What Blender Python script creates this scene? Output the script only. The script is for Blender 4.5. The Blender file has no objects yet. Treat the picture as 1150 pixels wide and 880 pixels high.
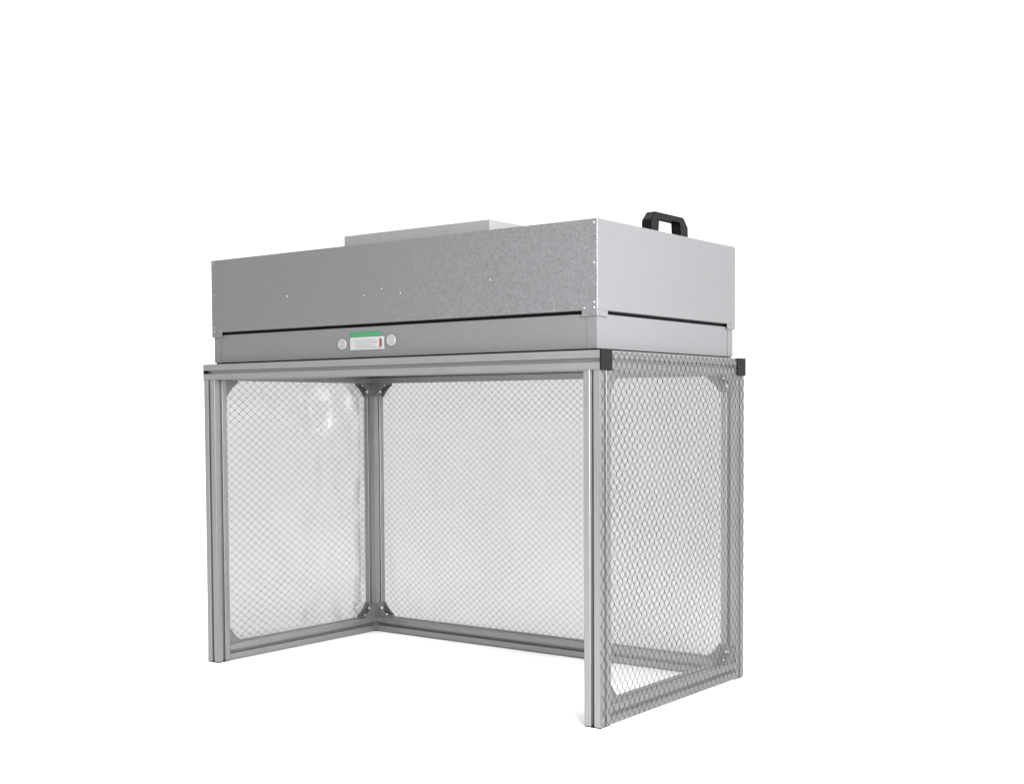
import bpy, bmesh, math, random
from mathutils import Vector, Matrix, noise
random.seed(7)
S = bpy.context.scene
COL = S.collection
MM = 0.001

# ------------------------------------------------------------------ materials
def new_mat(name):
    m = bpy.data.materials.new(name); m.use_nodes = True
    nt = m.node_tree; nt.nodes.clear()
    out = nt.nodes.new('ShaderNodeOutputMaterial')
    return m, nt, out

def N(nt, typ, **kw):
    n = nt.nodes.new(typ)
    for k, v in kw.items():
        if k.startswith('i_'): n.inputs[k[2:].replace('_', ' ')].default_value = v
        else: setattr(n, k, v)
    return n

def M(nt, op, a, b=None, c=None, clamp=False):
    n = nt.nodes.new('ShaderNodeMath'); n.operation = op; n.use_clamp = clamp
    for i, v in enumerate((a, b, c)):
        if v is None: continue
        if isinstance(v, (int, float)): n.inputs[i].default_value = v
        else: nt.links.new(v, n.inputs[i])
    return n.outputs[0]

def simple(name, col, rough=.5, metal=0., spec=.5, bump=0., bscale=200., var=0.):
    m, nt, out = new_mat(name); L = nt.links
    p = N(nt, 'ShaderNodeBsdfPrincipled')
    p.inputs['Roughness'].default_value = rough; p.inputs['Metallic'].default_value = metal
    p.inputs['Specular IOR Level'].default_value = spec
    tc = N(nt, 'ShaderNodeTexCoord')
    nz = N(nt, 'ShaderNodeTexNoise'); nz.inputs['Scale'].default_value = bscale; nz.inputs['Detail'].default_value = 3
    L.new(tc.outputs['Object'], nz.inputs['Vector'])
    mr = N(nt, 'ShaderNodeMapRange'); L.new(nz.outputs['Fac'], mr.inputs['Value'])
    mr.inputs['From Min'].default_value = .3; mr.inputs['From Max'].default_value = .7
    mr.inputs['To Min'].default_value = 1 - var; mr.inputs['To Max'].default_value = 1 + var
    mx = N(nt, 'ShaderNodeVectorMath', operation='SCALE'); mx.inputs[0].default_value = col[:3]
    L.new(mr.outputs['Result'], mx.inputs['Scale']); L.new(mx.outputs[0], p.inputs['Base Color'])
    if bump:
        b = N(nt, 'ShaderNodeBump'); b.inputs['Strength'].default_value = bump; b.inputs['Distance'].default_value = .001
        L.new(nz.outputs['Fac'], b.inputs['Height']); L.new(b.outputs['Normal'], p.inputs['Normal'])
    L.new(p.outputs[0], out.inputs['Surface'])
    return m

def galvanised(name, col, spangle=1.):
    """zinc coated sheet: fine crystal spangle in tone, gloss and normal"""
    m, nt, out = new_mat(name); L = nt.links
    p = N(nt, 'ShaderNodeBsdfPrincipled')
    p.inputs['Metallic'].default_value = .3
    geo = N(nt, 'ShaderNodeNewGeometry')
    v = N(nt, 'ShaderNodeTexVoronoi'); v.inputs['Scale'].default_value = 225
    wn = N(nt, 'ShaderNodeTexNoise'); wn.inputs['Scale'].default_value = 60
    L.new(geo.outputs['Position'], wn.inputs['Vector'])
    ad = N(nt, 'ShaderNodeVectorMath', operation='MULTIPLY_ADD')
    L.new(wn.outputs['Color'], ad.inputs[0]); ad.inputs[1].default_value = (.012,) * 3
    L.new(geo.outputs['Position'], ad.inputs[2]); L.new(ad.outputs[0], v.inputs['Vector'])
    sep = N(nt, 'ShaderNodeSeparateColor'); L.new(v.outputs['Color'], sep.inputs[0])
    big = N(nt, 'ShaderNodeTexNoise'); big.inputs['Scale'].default_value = 3.2; big.inputs['Detail'].default_value = 3
    L.new(geo.outputs['Position'], big.inputs['Vector'])
    px = N(nt, 'ShaderNodeSeparateXYZ'); L.new(geo.outputs['Position'], px.inputs[0])
    sm = N(nt, 'ShaderNodeMapRange'); sm.interpolation_type = 'SMOOTHSTEP'     # spangle tone and bump grow stronger towards high X, in uneven patches
    sm.inputs['From Min'].default_value = .55; sm.inputs['From Max'].default_value = .95
    sm.inputs['To Min'].default_value = .25; sm.inputs['To Max'].default_value = 1.
    L.new(M(nt, 'ADD', px.outputs[0], M(nt, 'MULTIPLY', M(nt, 'SUBTRACT', big.outputs['Fac'], .5), .8)), sm.inputs['Value'])
    st = sm.outputs['Result']
    amt = M(nt, 'MULTIPLY', M(nt, 'MULTIPLY', M(nt, 'SUBTRACT', sep.outputs[0], .5), .24 * spangle), st)
    amt2 = M(nt, 'MULTIPLY', M(nt, 'SUBTRACT', big.outputs['Fac'], .5), .08)
    tone = M(nt, 'ADD', M(nt, 'ADD', amt, amt2), 1.)
    mx = N(nt, 'ShaderNodeVectorMath', operation='SCALE'); mx.inputs[0].default_value = col
    L.new(tone, mx.inputs['Scale']); L.new(mx.outputs[0], p.inputs['Base Color'])
    L.new(M(nt, 'ADD', M(nt, 'MULTIPLY', sep.outputs[1], .14), .40), p.inputs['Roughness'])
    b = N(nt, 'ShaderNodeBump'); L.new(M(nt, 'MULTIPLY', st, .7 * spangle), b.inputs['Strength']); b.inputs['Distance'].default_value = .0006
    L.new(sep.outputs[2], b.inputs['Height'])
    dn = N(nt, 'ShaderNodeTexNoise'); dn.inputs['Scale'].default_value = 4.5; dn.inputs['Detail'].default_value = 1
    L.new(geo.outputs['Position'], dn.inputs['Vector'])
    b2 = N(nt, 'ShaderNodeBump'); b2.inputs['Strength'].default_value = .5; b2.inputs['Distance'].default_value = .006
    L.new(dn.outputs['Fac'], b2.inputs['Height']); L.new(b.outputs['Normal'], b2.inputs['Normal']); L.new(b2.outputs['Normal'], p.inputs['Normal'])
    L.new(p.outputs[0], out.inputs['Surface'])
    return m

def aluminium(name, col, rough=.38):
    """anodised extrusion, faintly brushed along its length"""
    m, nt, out = new_mat(name); L = nt.links
    p = N(nt, 'ShaderNodeBsdfPrincipled'); p.inputs['Metallic'].default_value = .7
    tc = N(nt, 'ShaderNodeTexCoord')
    mp = N(nt, 'ShaderNodeMapping'); mp.inputs['Scale'].default_value = (900, 900, 4)
    L.new(tc.outputs['Object'], mp.inputs['Vector'])
    nz = N(nt, 'ShaderNodeTexNoise'); nz.inputs['Scale'].default_value = 1; nz.inputs['Detail'].default_value = 2
    L.new(mp.outputs[0], nz.inputs['Vector'])
    n2 = N(nt, 'ShaderNodeTexNoise'); n2.inputs['Scale'].default_value = 14; n2.inputs['Detail'].default_value = 5
    L.new(tc.outputs['Object'], n2.inputs['Vector'])
    t = M(nt, 'ADD', M(nt, 'MULTIPLY', M(nt, 'SUBTRACT', nz.outputs['Fac'], .5), .22), 1.)
    t = M(nt, 'ADD', t, M(nt, 'MULTIPLY', M(nt, 'SUBTRACT', n2.outputs['Fac'], .5), .18))
    mx = N(nt, 'ShaderNodeVectorMath', operation='SCALE'); mx.inputs[0].default_value = col
    L.new(t, mx.inputs['Scale']); L.new(mx.outputs[0], p.inputs['Base Color'])
    L.new(M(nt, 'ADD', M(nt, 'MULTIPLY', n2.outputs['Fac'], .2), rough - .1), p.inputs['Roughness'])
    L.new(p.outputs[0], out.inputs['Surface'])
    return m

def vinyl(name, axis, pu, pv, T, milk, line_T, seed, e0, e1, hexa=False):
    """clear soft curtain with a printed antistatic lattice of oval cells"""
    m, nt, out = new_mat(name); L = nt.links
    geo = N(nt, 'ShaderNodeNewGeometry')
    warp = N(nt, 'ShaderNodeTexNoise'); warp.inputs['Scale'].default_value = 3; warp.inputs['Detail'].default_value = 2
    L.new(geo.outputs['Position'], warp.inputs['Vector'])
    wv = N(nt, 'ShaderNodeVectorMath', operation='MULTIPLY_ADD')
    L.new(warp.outputs['Color'], wv.inputs[0]); wv.inputs[1].default_value = (.022,) * 3
    L.new(geo.outputs['Position'], wv.inputs[2])
    sx = N(nt, 'ShaderNodeSeparateXYZ'); L.new(wv.outputs[0], sx.inputs[0])
    u = sx.outputs[axis]; v = sx.outputs[2]
    A = M(nt, 'ADD', M(nt, 'MULTIPLY', u, 1 / pu), M(nt, 'MULTIPLY', v, 1 / pv))
    B = M(nt, 'SUBTRACT', M(nt, 'MULTIPLY', u, 1 / pu), M(nt, 'MULTIPLY', v, 1 / pv))
    ca = M(nt, 'ABSOLUTE', M(nt, 'COSINE', M(nt, 'MULTIPLY', A, math.pi)))
    cb = M(nt, 'ABSOLUTE', M(nt, 'COSINE', M(nt, 'MULTIPLY', B, math.pi)))
    f = M(nt, 'ADD', M(nt, 'MULTIPLY', M(nt, 'MINIMUM', ca, cb), .35), M(nt, 'MULTIPLY', M(nt, 'MULTIPLY', ca, cb), .65))
    if hexa:      # staggered hexagonal cells, pu wide, repeating every pv in height
        q3 = math.sqrt(3)
        X = M(nt, 'MULTIPLY', u, 1 / pu); Y = M(nt, 'MULTIPLY', v, q3 / pv)
        def cell(dx, dy):
            cx = M(nt, 'SUBTRACT', M(nt, 'FLOORED_MODULO', M(nt, 'ADD', X, dx), 1.), .5)
            cy = M(nt, 'SUBTRACT', M(nt, 'FLOORED_MODULO', M(nt, 'ADD', Y, dy), q3), q3 / 2)
            ax = M(nt, 'ABSOLUTE', cx); ay = M(nt, 'ABSOLUTE', cy)
            return M(nt, 'MAXIMUM', ax, M(nt, 'ADD', M(nt, 'MULTIPLY', ax, .5), M(nt, 'MULTIPLY', ay, q3 / 2)))
        hx = M(nt, 'SUBTRACT', .5, M(nt, 'MINIMUM', cell(10., 10. * q3), cell(10.5, 10.5 * q3)))
        f = M(nt, 'ADD', M(nt, 'MULTIPLY', hx, .40), M(nt, 'MULTIPLY', M(nt, 'MULTIPLY', ca, cb), .24))
    mr = N(nt, 'ShaderNodeMapRange'); mr.interpolation_type = 'SMOOTHSTEP'
    mr.inputs['From Min'].default_value = e0; mr.inputs['From Max'].default_value = e1
    mr.inputs['To Min'].default_value = 1; mr.inputs['To Max'].default_value = 0
    L.new(f, mr.inputs['Value']); line = mr.outputs['Result']
    pv_ = N(nt, 'ShaderNodeTexNoise'); pv_.inputs['Scale'].default_value = 9
    L.new(geo.outputs['Position'], pv_.inputs['Vector'])
    line = M(nt, 'MULTIPLY', line, M(nt, 'ADD', M(nt, 'MULTIPLY', pv_.outputs['Fac'], .6), .6), clamp=True)
    col = N(nt, 'ShaderNodeMix'); col.data_type = 'RGBA'
    col.inputs['A'].default_value = (T, T, T * 1.003, 1); col.inputs['B'].default_value = (line_T, line_T, line_T, 1)
    L.new(line, col.inputs['Factor'])
    tr = N(nt, 'ShaderNodeBsdfTransparent'); L.new(col.outputs['Result'], tr.inputs['Color'])
    # creases of the soft sheet
    cr = N(nt, 'ShaderNodeTexNoise'); cr.inputs['Scale'].default_value = 17; cr.inputs['Detail'].default_value = 3
    cr.inputs['Distortion'].default_value = 1.2; cr.noise_dimensions = '4D'; cr.inputs['W'].default_value = seed
    L.new(geo.outputs['Position'], cr.inputs['Vector'])
    ridge = M(nt, 'POWER', M(nt, 'SUBTRACT', 1., M(nt, 'ABSOLUTE', M(nt, 'MULTIPLY', M(nt, 'SUBTRACT', cr.outputs['Fac'], .5), 3.)), clamp=True), 6.)
    b = N(nt, 'ShaderNodeBump'); b.inputs['Strength'].default_value = .5; b.inputs['Distance'].default_value = .003
    pm = N(nt, 'ShaderNodeTexNoise'); pm.inputs['Scale'].default_value = 5.; L.new(geo.outputs['Position'], pm.inputs['Vector'])
    hz = N(nt, 'ShaderNodeMapRange'); L.new(v, hz.inputs['Value'])      # creased mostly towards the top, where it hangs
    hz.inputs['From Min'].default_value = .28; hz.inputs['From Max'].default_value = .55
    hz.inputs['To Min'].default_value = .12; hz.inputs['To Max'].default_value = 1.
    msk = M(nt, 'MULTIPLY', M(nt, 'MULTIPLY', M(nt, 'SUBTRACT', pm.outputs['Fac'], .50), 6., clamp=True), hz.outputs['Result'])
    L.new(M(nt, 'MULTIPLY', ridge, msk), b.inputs['Height'])
    df = N(nt, 'ShaderNodeBsdfDiffuse'); tl = N(nt, 'ShaderNodeBsdfTranslucent')
    mc = N(nt, 'ShaderNodeMix'); mc.data_type = 'RGBA'
    mc.inputs['A'].default_value = (.86, .86, .865, 1); mc.inputs['B'].default_value = (.08, .08, .085, 1)
    L.new(line, mc.inputs['Factor'])
    L.new(mc.outputs['Result'], df.inputs['Color']); L.new(mc.outputs['Result'], tl.inputs['Color'])
    mk = N(nt, 'ShaderNodeMixShader'); mk.inputs[0].default_value = .4
    L.new(df.outputs[0], mk.inputs[1]); L.new(tl.outputs[0], mk.inputs[2])
    m1 = N(nt, 'ShaderNodeMixShader')
    L.new(M(nt, 'MULTIPLY', M(nt, 'SUBTRACT', 1., line), milk), m1.inputs[0])
    L.new(tr.outputs[0], m1.inputs[1]); L.new(mk.outputs[0], m1.inputs[2])
    gl = N(nt, 'ShaderNodeBsdfGlossy'); gl.inputs['Roughness'].default_value = .12
    L.new(b.outputs['Normal'], gl.inputs['Normal'])
    fr = N(nt, 'ShaderNodeFresnel'); fr.inputs['IOR'].default_value = 1.4; L.new(b.outputs['Normal'], fr.inputs['Normal'])
    m2 = N(nt, 'ShaderNodeMixShader'); L.new(M(nt, 'MULTIPLY', fr.outputs[0], .36), m2.inputs[0])
    L.new(m1.outputs[0], m2.inputs[1]); L.new(gl.outputs[0], m2.inputs[2])
    L.new(m2.outputs[0], out.inputs['Surface'])
    return m

ZINC = galvanised('galvanised_sheet', (.130, .130, .136))
ZINC2 = galvanised('motor_cover_sheet', (.25, .25, .255), .3)
ZINC3 = galvanised('galvanised_overexposed_end', (.136, .136, .142), .15)  # spangle toned down to paint in the overexposed look of the end faces
ALU = aluminium('anodised_aluminium', (.232, .232, .238))
CAST = simple('cast_bracket_metal', (.145, .145, .148), .45, .5, bump=.3, bscale=300, var=.2)
BLACK = simple('black_plastic', (.005, .005, .0055), .55, 0, .12, bump=.1, bscale=400, var=.2)
HANDLE = simple('black_handle_plastic', (.003, .003, .0032), .4, 0, .12, bump=.1, bscale=500, var=.2)
DARK = simple('dark_gap', (.006, .006, .007), .9, 0, .1)
RIV = simple('bright_rivet', (.27, .27, .275), .4, .5)
SCREW = simple('steel_screw', (.55, .55, .56), .22, .8)
KNOBM = simple('pale_plastic', (.23, .23, .235), .45, 0, .3, bump=.3, bscale=500, var=.1)
LABELW = simple('label_white', (.29, .30, .295), .5, var=.03)
GREEN = simple('label_green', (.02, .155, .065), .5, var=.1)
RED = simple('label_red', (.28, .04, .025), .5)
INK = simple('label_ink', (.06, .04, .045), .5)
FAINT = simple('label_faint_print', (.20, .19, .20), .5)
FILTER = simple('filter_white', (.7, .7, .7), .8, bump=.3, bscale=300)
FLOOR = simple('white_floor', (.985, .985, .985), .9, 0, 0., var=0.)

# ------------------------------------------------------------------ helpers (all sizes in millimetres)
def link(name, bm, mat, parent=None, smooth=False, origin=None):
    me = bpy.data.meshes.new(name)
    bmesh.ops.recalc_face_normals(bm, faces=bm.faces)
    if origin is not None:
        bmesh.ops.translate(bm, verts=bm.verts, vec=-Vector(origin))
    bmesh.ops.scale(bm, verts=bm.verts, vec=(MM,) * 3)
    bm.to_mesh(me); bm.free()
    if smooth:
        for p in me.polygons: p.use_smooth = True
    me.materials.append(mat)
    o = bpy.data.objects.new(name, me); COL.objects.link(o)
    if origin is not None: o.location = Vector(origin) * MM
    if parent is not None: o.parent = parent
    return o

def box(bm, x0, x1, y0, y1, z0, z1, bev=0., seg=2):
    r = bmesh.ops.create_cube(bm, size=1.)
    vs = r['verts']
    bmesh.ops.scale(bm, verts=vs, vec=(x1 - x0, y1 - y0, z1 - z0))
    bmesh.ops.translate(bm, verts=vs, vec=((x0 + x1) / 2, (y0 + y1) / 2, (z0 + z1) / 2))
    if bev:
        es = list({e for v in vs for e in v.link_edges})
        bmesh.ops.bevel(bm, geom=es, offset=bev, segments=seg, affect='EDGES', profile=.6)

def mbox(name, mat, parent, *a, **k):
    bm = bmesh.new(); box(bm, *a, **k)
    return link(name, bm, mat, parent)

def prism(bm, pts, d, mat4):
    """closed polygon pts (u,v) extruded 0..d along w, placed by mat4"""
    a = [bm.verts.new(mat4 @ Vector((u, v, 0))) for u, v in pts]
    b = [bm.verts.new(mat4 @ Vector((u, v, d))) for u, v in pts]
    n = len(pts)
    bm.faces.new(a[::-1]); bm.faces.new(b)
    for i in range(n):
        bm.faces.new((a[i], a[(i + 1) % n], b[(i + 1) % n], b[i]))

W = 39.6
def slot_section():
    h = W / 2
    q = []   # one side (bottom, v=-h) from left corner to right corner
    side = [(-h, -h + 1.2), (-h + .35, -h + .35), (-h + 1.2, -h), (-5.2, -h), (-4.2, -h + .9), (-4.2, -h + 4.6), (-9.6, -h + 4.6), (-9.6, -h + 6.8),
            (-4.6, -h + 12.2), (4.6, -h + 12.2), (9.6, -h + 6.8), (9.6, -h + 4.6), (4.2, -h + 4.6), (4.2, -h + .9), (5.2, -h), (h - 1.2, -h), (h - .35, -h + .35)]
    for k in range(4):
        c, s = [(1, 0), (0, 1), (-1, 0), (0, -1)][k]
        q += [(u * c - v * s, u * s + v * c) for u, v in side]
    return q
SEC = slot_section()

def extrusion(name, parent, start, length, axis):
    """T-slot aluminium profile; start = low corner, runs along axis; its local Z is the length"""
    x, y, z = start
    h = W / 2
    bm = bmesh.new()
    prism(bm, SEC, length, Matrix.Identity(4))
    o = link(name, bm, ALU, parent)
    if axis == 'X':
        o.matrix_world = Matrix.Translation(Vector((x, y + h, z + h)) * MM) @ Matrix.Rotation(math.radians(90), 4, 'Y')
    elif axis == 'Y':
        o.matrix_world = Matrix.Translation(Vector((x + h, y, z + h)) * MM) @ Matrix.Rotation(math.radians(-90), 4, 'X')
    else:
        o.matrix_world = Matrix.Translation(Vector((x + h, y + h, z)) * MM)
    return o

def thing(name, label, cat, loc=(0, 0, 0)):
    o = bpy.data.objects.new(name, None); COL.objects.link(o)
    o.empty_display_size = .1
    o['label'] = label; o['category'] = cat
    return o

LX, D, HF = 1200., 612., 753.5
ZB = HF - W            # underside of the top beams

# ------------------------------------------------------------------ bench frame
frame = thing('workbench_frame', 'open-fronted aluminium frame with clear gridded curtains on three sides, standing on the floor', 'workbench')
for px in (0, LX - W):
    for py in (0, D - W):
        extrusion('post', frame, (px, py, 2.5), ZB - 2.5, 'Z')
        mbox('foot_cap', BLACK, frame, px + .8, px + W - .8, py + .8, py + W - .8, 0, 2.45, bev=.4)
extrusion('top_beam', frame, (0, 0, ZB), LX, 'X')
extrusion('top_beam', frame, (0, D - W, ZB), LX, 'X')
for px in (0, LX - W):
    extrusion('side_beam', frame, (px, W, ZB), D - 2 * W, 'Y')
    extrusion('bottom_rail', frame, (px, W, 2.5), D - 2 * W, 'Y')
extrusion('bottom_rail', frame, (W, D - W, 2.5), LX - 2 * W, 'X')

for py in (0, D - W):       # black caps closing the right-hand beam ends
    bm = bmesh.new(); box(bm, LX, LX + 4.5, py - .3, py + W + .3, ZB - .6, HF + .6, bev=1.2)
    link('end_cap', bm, BLACK, frame)
    mbox('end_cap', BLACK, frame, -2.2, 0, py + .4, py + W - .4, ZB + .4, HF - .4, bev=.6)

def bracket_mesh():
    """cast corner bracket in the +u,+v corner: plates on u=0 and v=0, two ribs with a hollowed diagonal"""
    bm = bmesh.new(); Lb, t, w = 39., 4., 34.
    I = Matrix.Identity(4)
    box(bm, 0, Lb, 0, t, -w / 2, w / 2, bev=.5, seg=1)
    box(bm, 0, t, t + .02, Lb, -w / 2, w / 2, bev=.5, seg=1)
    arc = [(0.5, 0.5), (Lb - .5, .5), (Lb - .5, 6.)]
    for i in range(1, 8):
        a = i / 8
        u = (Lb - .5) * (1 - a) + 6 * a; v = 6 * (1 - a) + (Lb - .5) * a
        k = math.sin(a * math.pi) * 3.2
        arc.append((u - k * .7, v - k * .7))
    arc += [(6., Lb - .5), (.5, Lb - .5)]
    for z in (-w / 2 + .3, w / 2 - 4.3):
        prism(bm, arc, 4., Matrix.Translation((0, 0, z)))
    me = bpy.data.meshes.new('corner_bracket'); bmesh.ops.recalc_face_normals(bm, faces=bm.faces)
    bmesh.ops.scale(bm, verts=bm.verts, vec=(MM,) * 3); bm.to_mesh(me); bm.free(); me.materials.append(CAST)
    return me

def screw_mesh(name, r, h, mat, seg=14, hexr=0.):
    bm = bmesh.new()
    prof = [(r, 0), (r, h * .55), (r * .8, h * .9), (r * .45, h)]
    rings = [[bm.verts.new((p * math.cos(2 * math.pi * k / seg), p * math.sin(2 * math.pi * k / seg), z)) for k in range(seg)] for p, z in prof]
    for a, b in zip(rings, rings[1:]):
        for k in range(seg): bm.faces.new((a[k], a[(k + 1) % seg], b[(k + 1) % seg], b[k]))
    bm.faces.new(rings[-1]); bm.faces.new(rings[0][::-1])
    me = bpy.data.meshes.new(name); bmesh.ops.recalc_face_normals(bm, faces=bm.faces)
    bmesh.ops.scale(bm, verts=bm.verts, vec=(MM,) * 3); bm.to_mesh(me); bm.free(); me.materials.append(mat)
    for p in me.polygons: p.use_smooth = True
    return me

BR = bracket_mesh(); SC = screw_mesh('screw', 6., 5., SCREW)
def bracket(corner, udir, vdir):
    u, v = Vector(udir), Vector(vdir); w = u.cross(v)
    R = Matrix((u, v, w)).transposed().to_4x4()
    o = bpy.data.objects.new('corner_bracket', BR); COL.objects.link(o); o.parent = frame
    o.matrix_world = Matrix.Translation(Vector(corner) * MM) @ R
    for T in (Matrix.Translation(Vector((22, 4, 0)) * MM) @ Matrix.Rotation(math.radians(-90), 4, 'X'),
              Matrix.Translation(Vector((4, 22, 0)) * MM) @ Matrix.Rotation(math.radians(90), 4, 'Y')):
        s = bpy.data.objects.new('screw', SC); COL.objects.link(s); s.parent = o
        s.matrix_local = T
h = W / 2
for px in (h, LX - h):
    for py, sy in ((W, 1), (D - W, -1)):
        bracket((px, py, ZB), (0, sy, 0), (0, 0, -1))
        bracket((px, py, 2.5 + W), (0, sy, 0), (0, 0, 1))
for px, sx in ((W, 1), (LX - W, -1)):
    bracket((px, D - h, ZB), (sx, 0, 0), (0, 0, -1))
    bracket((px, D - h, 2.5 + W), (sx, 0, 0), (0, 0, 1))

def curtain(name, mat, axis, const, a0, a1, sign, notch, label, seed, ztop=HF - 2):
    """soft sheet hung flush on the outside of the frame, slightly wavy between its fixings"""
    bm = bmesh.new(); step = 8.
    def grid(b0, b1, z0, z1):
        nb = max(1, round((b1 - b0) / step)); nz = max(1, round((z1 - z0) / step))
        return [b0 + (b1 - b0) * i / nb for i in range(nb + 1)], [z0 + (z1 - z0) * i / nz for i in range(nz + 1)]
    us, zs = grid(a0, a1, 4., ZB - 1.)
    if notch:
        us = sorted(set([u for u in us if abs(u - (W + 1)) > 5 and abs(u - (D - W - 1)) > 5] + [W + 1., D - W - 1.]))
    zs = zs + [ZB + (ztop - ZB) * k / 4 for k in range(1, 5)]
    V = {}
    def vert(i, j):
        if (i, j) not in V:
            u, z = us[i], zs[j]
            e = min(1, (u - a0) / 60, (a1 - u) / 60, z / 60, (ztop - z) / 60)
            d = 1.6 + max(0, e) * (2.2 * noise.noise(Vector((u * .006, z * .004, seed))) + 1.1 * noise.noise(Vector((u * .02, z * .012, seed + 5))))
            d = max(d, .9) * sign
            V[(i, j)] = bm.verts.new((const + d, u, z) if axis == 0 else (u, const + d, z))
        return V[(i, j)]
    for i in range(len(us) - 1):
        for j in range(len(zs) - 1):
            if notch and zs[j] >= ZB - 1.01 and (us[i + 1] <= W + 1.01 or us[i] >= D - W - 1.01): continue
            bm.faces.new((vert(i, j), vert(i + 1, j), vert(i + 1, j + 1), vert(i, j + 1)))
    o = link(name, bm, mat, frame, smooth=True)
    o['label'] = label
    return o
VR = vinyl('gridded_vinyl_right', 1, .0196, .0272, .72, .085, .13, 3., .010, .088, True)
VL = vinyl('gridded_vinyl_left', 1, .0275, .0200, .48, .05, .23, 8., .03, .22)
VB = vinyl('gridded_vinyl_back', 0, .0225, .0185, .49, .05, .22, 13., .03, .22)
curtain('curtain', VR, 0, LX, 0, D, 1, True, 'clear gridded curtain covering the right end of the frame', 3.)
curtain('curtain', VL, 0, 0, 2, D, -1, False, 'clear gridded curtain closing the left end of the frame', 8.)
curtain('curtain', VB, 1, D, 2, LX - 2, 1, False, 'clear gridded curtain closing the back of the frame', 13.)

# ------------------------------------------------------------------ fan filter unit
ffu = thing('fan_filter_unit', 'grey sheet-metal fan filter unit with black carry handle, resting on the aluminium frame', 'fan unit')
X0, X1, Y0, Y1 = 15.25, 1184.75, 15.3, D - 15.3
ZT = 1013.9
bm = bmesh.new()
box(bm, X0, X1, Y0, Y1, 833.5, ZT, bev=2.6, seg=3)
for cx, sx in ((X0, 1), (X1, -1)):       # tongues of the shell that lap over the base at its corners
    for cy, sy in ((Y0, 1), (Y1, -1)):
        xa, xb = sorted((cx + sx * .6, cx + sx * 38)); ya, yb = sorted((cy + sy * .1, cy + sy * 2.2))
        box(bm, xa, xb, ya, yb, 821.5, 834.5, bev=.4, seg=1)
        ya, yb = sorted((cy + sy * .6, cy + sy * 38)); xa, xb = sorted((cx + sx * .1, cx + sx * 2.2))
        box(bm, xa, xb, ya, yb, 821.5, 834.3, bev=.4, seg=1)
shell = link('housing', bm, ZINC, ffu)
def overexposed_ends(o):
    o.data.materials.append(ZINC3)
    for p in o.data.polygons:
        if abs(p.normal.x) > .9: p.material_index = 1
overexposed_ends(shell)
mbox('gap_shade_core', DARK, ffu, X0 + 14, X1 - 14, Y0 + 14, Y1 - 14, 815, 836)  # black core behind the slit, its colour standing in for the shade inside
i = 4.5
ZINC4 = galvanised('smooth_galvanised_sheet', (.136, .136, .142), .2)
base = mbox('filter_base', ZINC4, ffu, X0 + i + 1.2, X1 - i - 1.2, Y0 + i + 1.2, Y1 - i - 1.2, 757.5, 826.5, bev=1.)
overexposed_ends(base)
for cx, sx in ((X0 + i, 1), (X1 - i, -1)):
    for cy, sy in ((Y0 + i, 1), (Y1 - i, -1)):
        bm = bmesh.new()
        pts = [(0, 0), (24, 0), (24, 1.5), (1.5, 1.5), (1.5, 24), (0, 24)]
        prism(bm, [(cx + sx * u, cy + sy * v) for u, v in pts], 68.4, Matrix.Translation((0, 0, 757.7)))
        overexposed_ends(link('corner_angle', bm, ZINC4, ffu))
mbox('gasket', DARK, ffu, X0 + i + 3, X1 - i - 3, Y0 + i + 3, Y1 - i - 3, HF + .2, 757.4)
mbox('filter_face', FILTER, ffu, X0 + 45, X1 - 45, Y0 + 45, Y1 - 45, 748., HF + .1)

# raised motor cover on the lid
bm = bmesh.new(); box(bm, 376, 826, 125, D - 125, ZT, 1056.6, bev=1.2)
cover = link('motor_cover', bm, ZINC2, ffu)

# carry handle near the right edge: chamfered bracket with sloping ends
bm = bmesh.new()
yc, hb = 354., 49.5
outer = [(-81, 0), (-80, 30), (-61, hb), (61, hb), (80, 30), (81, 0)]
inner = [(47, 0), (47, 37), (44, 38.5), (-44, 38.5), (-47, 37), (-47, 0)]
pts = outer + inner
prism(bm, [(yc + u, ZT + .2 + v) for u, v in pts], 24., Matrix(((0, 0, 1, 1127), (1, 0, 0, 0), (0, 1, 0, 0), (0, 0, 0, 1))))
es = [e for e in bm.edges if e.calc_length() > 3]
bmesh.ops.bevel(bm, geom=es, offset=1.6, segments=2, affect='EDGES')
hd = link('carry_handle', bm, HANDLE, ffu)

# rivets and screws
RV = screw_mesh('rivet', 3.3, 1.8, RIV)
def rivet(p, normal, parent=shell, r=1.):
    o = bpy.data.objects.new('rivet', RV); COL.objects.link(o); o.parent = parent
    rot = {'F': Matrix.Rotation(math.radians(90), 4, 'X'), 'R': Matrix.Rotation(math.radians(90), 4, 'Y'), 'U': Matrix.Identity(4)}[normal]
    o.matrix_world = Matrix.Translation(Vector(p) * MM) @ rot @ Matrix.Scale(r, 4)
for x, z in ((1176.8, 1006), (1176.8, 927), (1176.8, 849), (1176.8, 838.5), (1153, 837.9), (24.5, 1005), (25, 926), (25, 846), (25, 836), (48, 836.5),
             (293, 910), (547.4, 897), (601.6, 909.5), (658.2, 896.5), (913.9, 909.5)):
    rivet((x, Y0, z), 'F', r=.8 if 300 < x < 1100 or x < 100 else 1.)
for x in (500, 700): rivet((x, 125, 1044), 'F', cover, .6)

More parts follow.
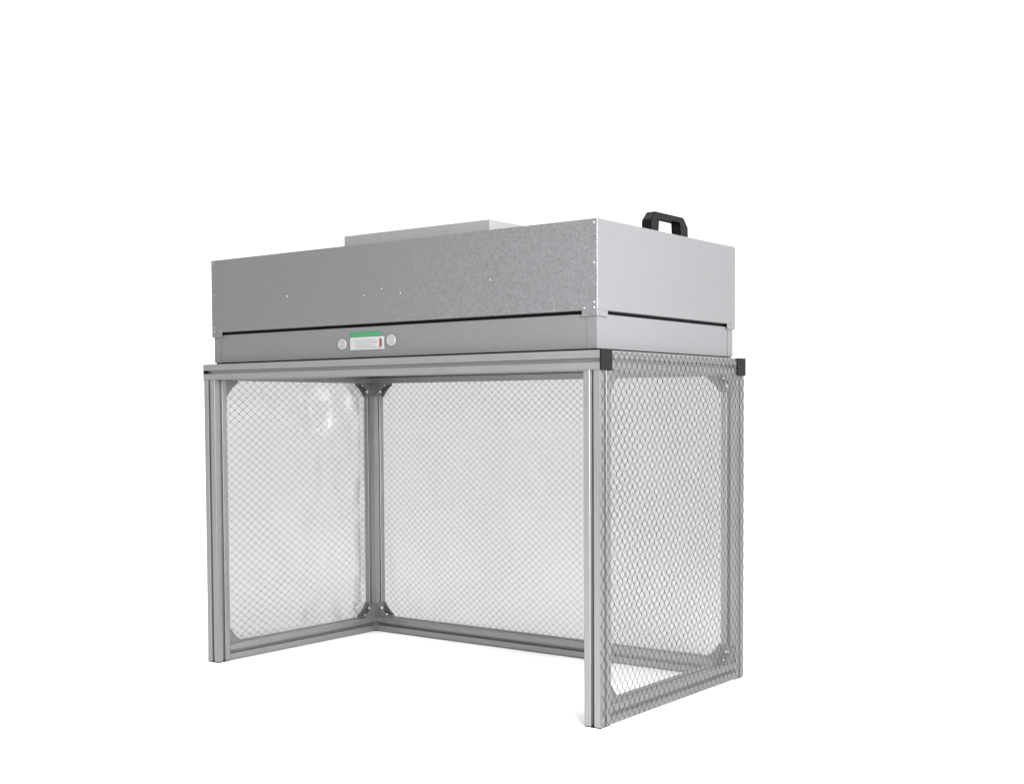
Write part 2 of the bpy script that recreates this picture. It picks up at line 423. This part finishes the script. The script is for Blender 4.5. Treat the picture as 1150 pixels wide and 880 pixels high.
# control panel, with a round pale cap either side
yf = Y0 + i + 1.2      # front face of the base
def plate(name, mat, parent, x0, x1, z0, z1, t, y=yf, bev=.3):
    return mbox(name, mat, parent, x0, x1, y - t, y, z0, z1, bev=bev)
panel = plate('control_panel', LABELW, ffu, 497.5, 603, 774.5, 803.5, 2.)
plate('green_header', GREEN, panel, 497.5, 595, 803.7, 814, 2.2)
plate('red_mark', RED, panel, 589.5, 592.6, 777, 799, .5, yf - 1.95, .05)
plate('dark_mark', INK, panel, 593, 597, 780, 798, .5, yf - 1.95, .05)
bm = bmesh.new()
for z, a, b in ((796, 512, 578), (790.5, 515, 583), (785, 512, 570), (780, 518, 580)):
    box(bm, a, b, yf - 2.4, yf - 1.95, z - .9, z + .9)
link('faint_print', bm, FAINT, panel)
for cx, cz, r in ((471.5, 789, 13.5), (625.3, 793.3, 13.5)):
    bm = bmesh.new(); seg = 32
    prof = [(r, 0), (r, 2.5), (r - 1.2, 4.), (r - 4, 4.3), (r - 5, 3.5)]
    rings = [[bm.verts.new((cx + p * math.cos(2 * math.pi * k / seg), yf - d, cz + p * math.sin(2 * math.pi * k / seg))) for k in range(seg)] for p, d in prof]
    for a, b in zip(rings, rings[1:]):
        for k in range(seg): bm.faces.new((a[k], a[(k + 1) % seg], b[(k + 1) % seg], b[k]))
    bm.faces.new(rings[-1]); bm.faces.new(rings[0][::-1])
    link('port_cap', bm, KNOBM, ffu, smooth=False)

# ------------------------------------------------------------------ the white surface
bm = bmesh.new(); box(bm, -60000, 60000, -60000, 60000, -60, 0)
fl = link('floor', bm, FLOOR); fl['kind'] = 'structure'

# ------------------------------------------------------------------ light
w = bpy.data.worlds.new('World'); S.world = w; w.use_nodes = True
bg = w.node_tree.nodes['Background']; bg.inputs['Color'].default_value = (1, 1, 1, 1); bg.inputs['Strength'].default_value = 1.5
wt = w.node_tree
wg = wt.nodes.new('ShaderNodeTexCoord'); ws = wt.nodes.new('ShaderNodeSeparateXYZ'); wt.links.new(wg.outputs['Generated'], ws.inputs[0])
wm = wt.nodes.new('ShaderNodeMapRange'); wm.interpolation_type = 'SMOOTHSTEP'
wm.inputs['From Min'].default_value = -.75; wm.inputs['From Max'].default_value = -.05
wm.inputs['To Min'].default_value = .95; wm.inputs['To Max'].default_value = 1.45
wt.links.new(ws.outputs[1], wm.inputs['Value']); 
wz = wt.nodes.new('ShaderNodeMapRange'); wz.interpolation_type = 'SMOOTHSTEP'     # world brightened overhead to lift the floor to the horizon's tone
wz.inputs['From Min'].default_value = .45; wz.inputs['From Max'].default_value = .9
wz.inputs['To Min'].default_value = 0; wz.inputs['To Max'].default_value = 0.315
wt.links.new(ws.outputs[2], wz.inputs['Value'])
wa = wt.nodes.new('ShaderNodeMath'); wa.operation = 'ADD'
wt.links.new(wm.outputs['Result'], wa.inputs[0]); wt.links.new(wz.outputs['Result'], wa.inputs[1]); wt.links.new(wa.outputs[0], bg.inputs['Strength'])

def area(name, loc, target, size, sy, power, col=(1, 1, 1)):
    l = bpy.data.lights.new(name, 'AREA'); l.shape = 'RECTANGLE'; l.size = size; l.size_y = sy; l.energy = power; l.color = col
    o = bpy.data.objects.new(name, l); COL.objects.link(o); o.location = loc
    o.rotation_euler = (Vector(target) - Vector(loc)).to_track_quat('-Z', 'Y').to_euler()
    return o
area('key_softbox', (3.0, -1.25, 1.25), (1.2, 0, .8), .9, 1.2, 150)
area('side_softbox', (3.6, .6, 1.4), (1.2, .3, .7), 1.4, 1.8, 62)

# ------------------------------------------------------------------ camera (solved from the photograph)
a, b, c = .6342, -.0430, -.0046
f = Vector((-math.sin(a) * math.cos(b), math.cos(a) * math.cos(b), math.sin(b)))
r = Vector((math.cos(a), math.sin(a), 0)); u = r.cross(f)
r2 = r * math.cos(c) + u * math.sin(c); u2 = -r * math.sin(c) + u * math.cos(c)
cam = bpy.data.cameras.new('camera'); co = bpy.data.objects.new('camera', cam); COL.objects.link(co)
R = Matrix((r2, u2, -f)).transposed().to_4x4()
co.matrix_world = Matrix.Translation((2.5956, -2.0933, .6353)) @ R
cam.sensor_fit = 'HORIZONTAL'; cam.sensor_width = 36
cam.lens = 1431.3 / 1150 * 36
cam.shift_x = (575 - 607.65) / 1150; cam.shift_y = (521.86 - 440) / 1150
cam.clip_start = .05; cam.clip_end = 500
S.camera = co
S.view_settings.view_transform = 'Standard'; S.view_settings.look = 'None'
S.view_settings.exposure = 0; S.view_settings.gamma = 1
S.cycles.transparent_max_bounces = 16; S.cycles.max_bounces = 10
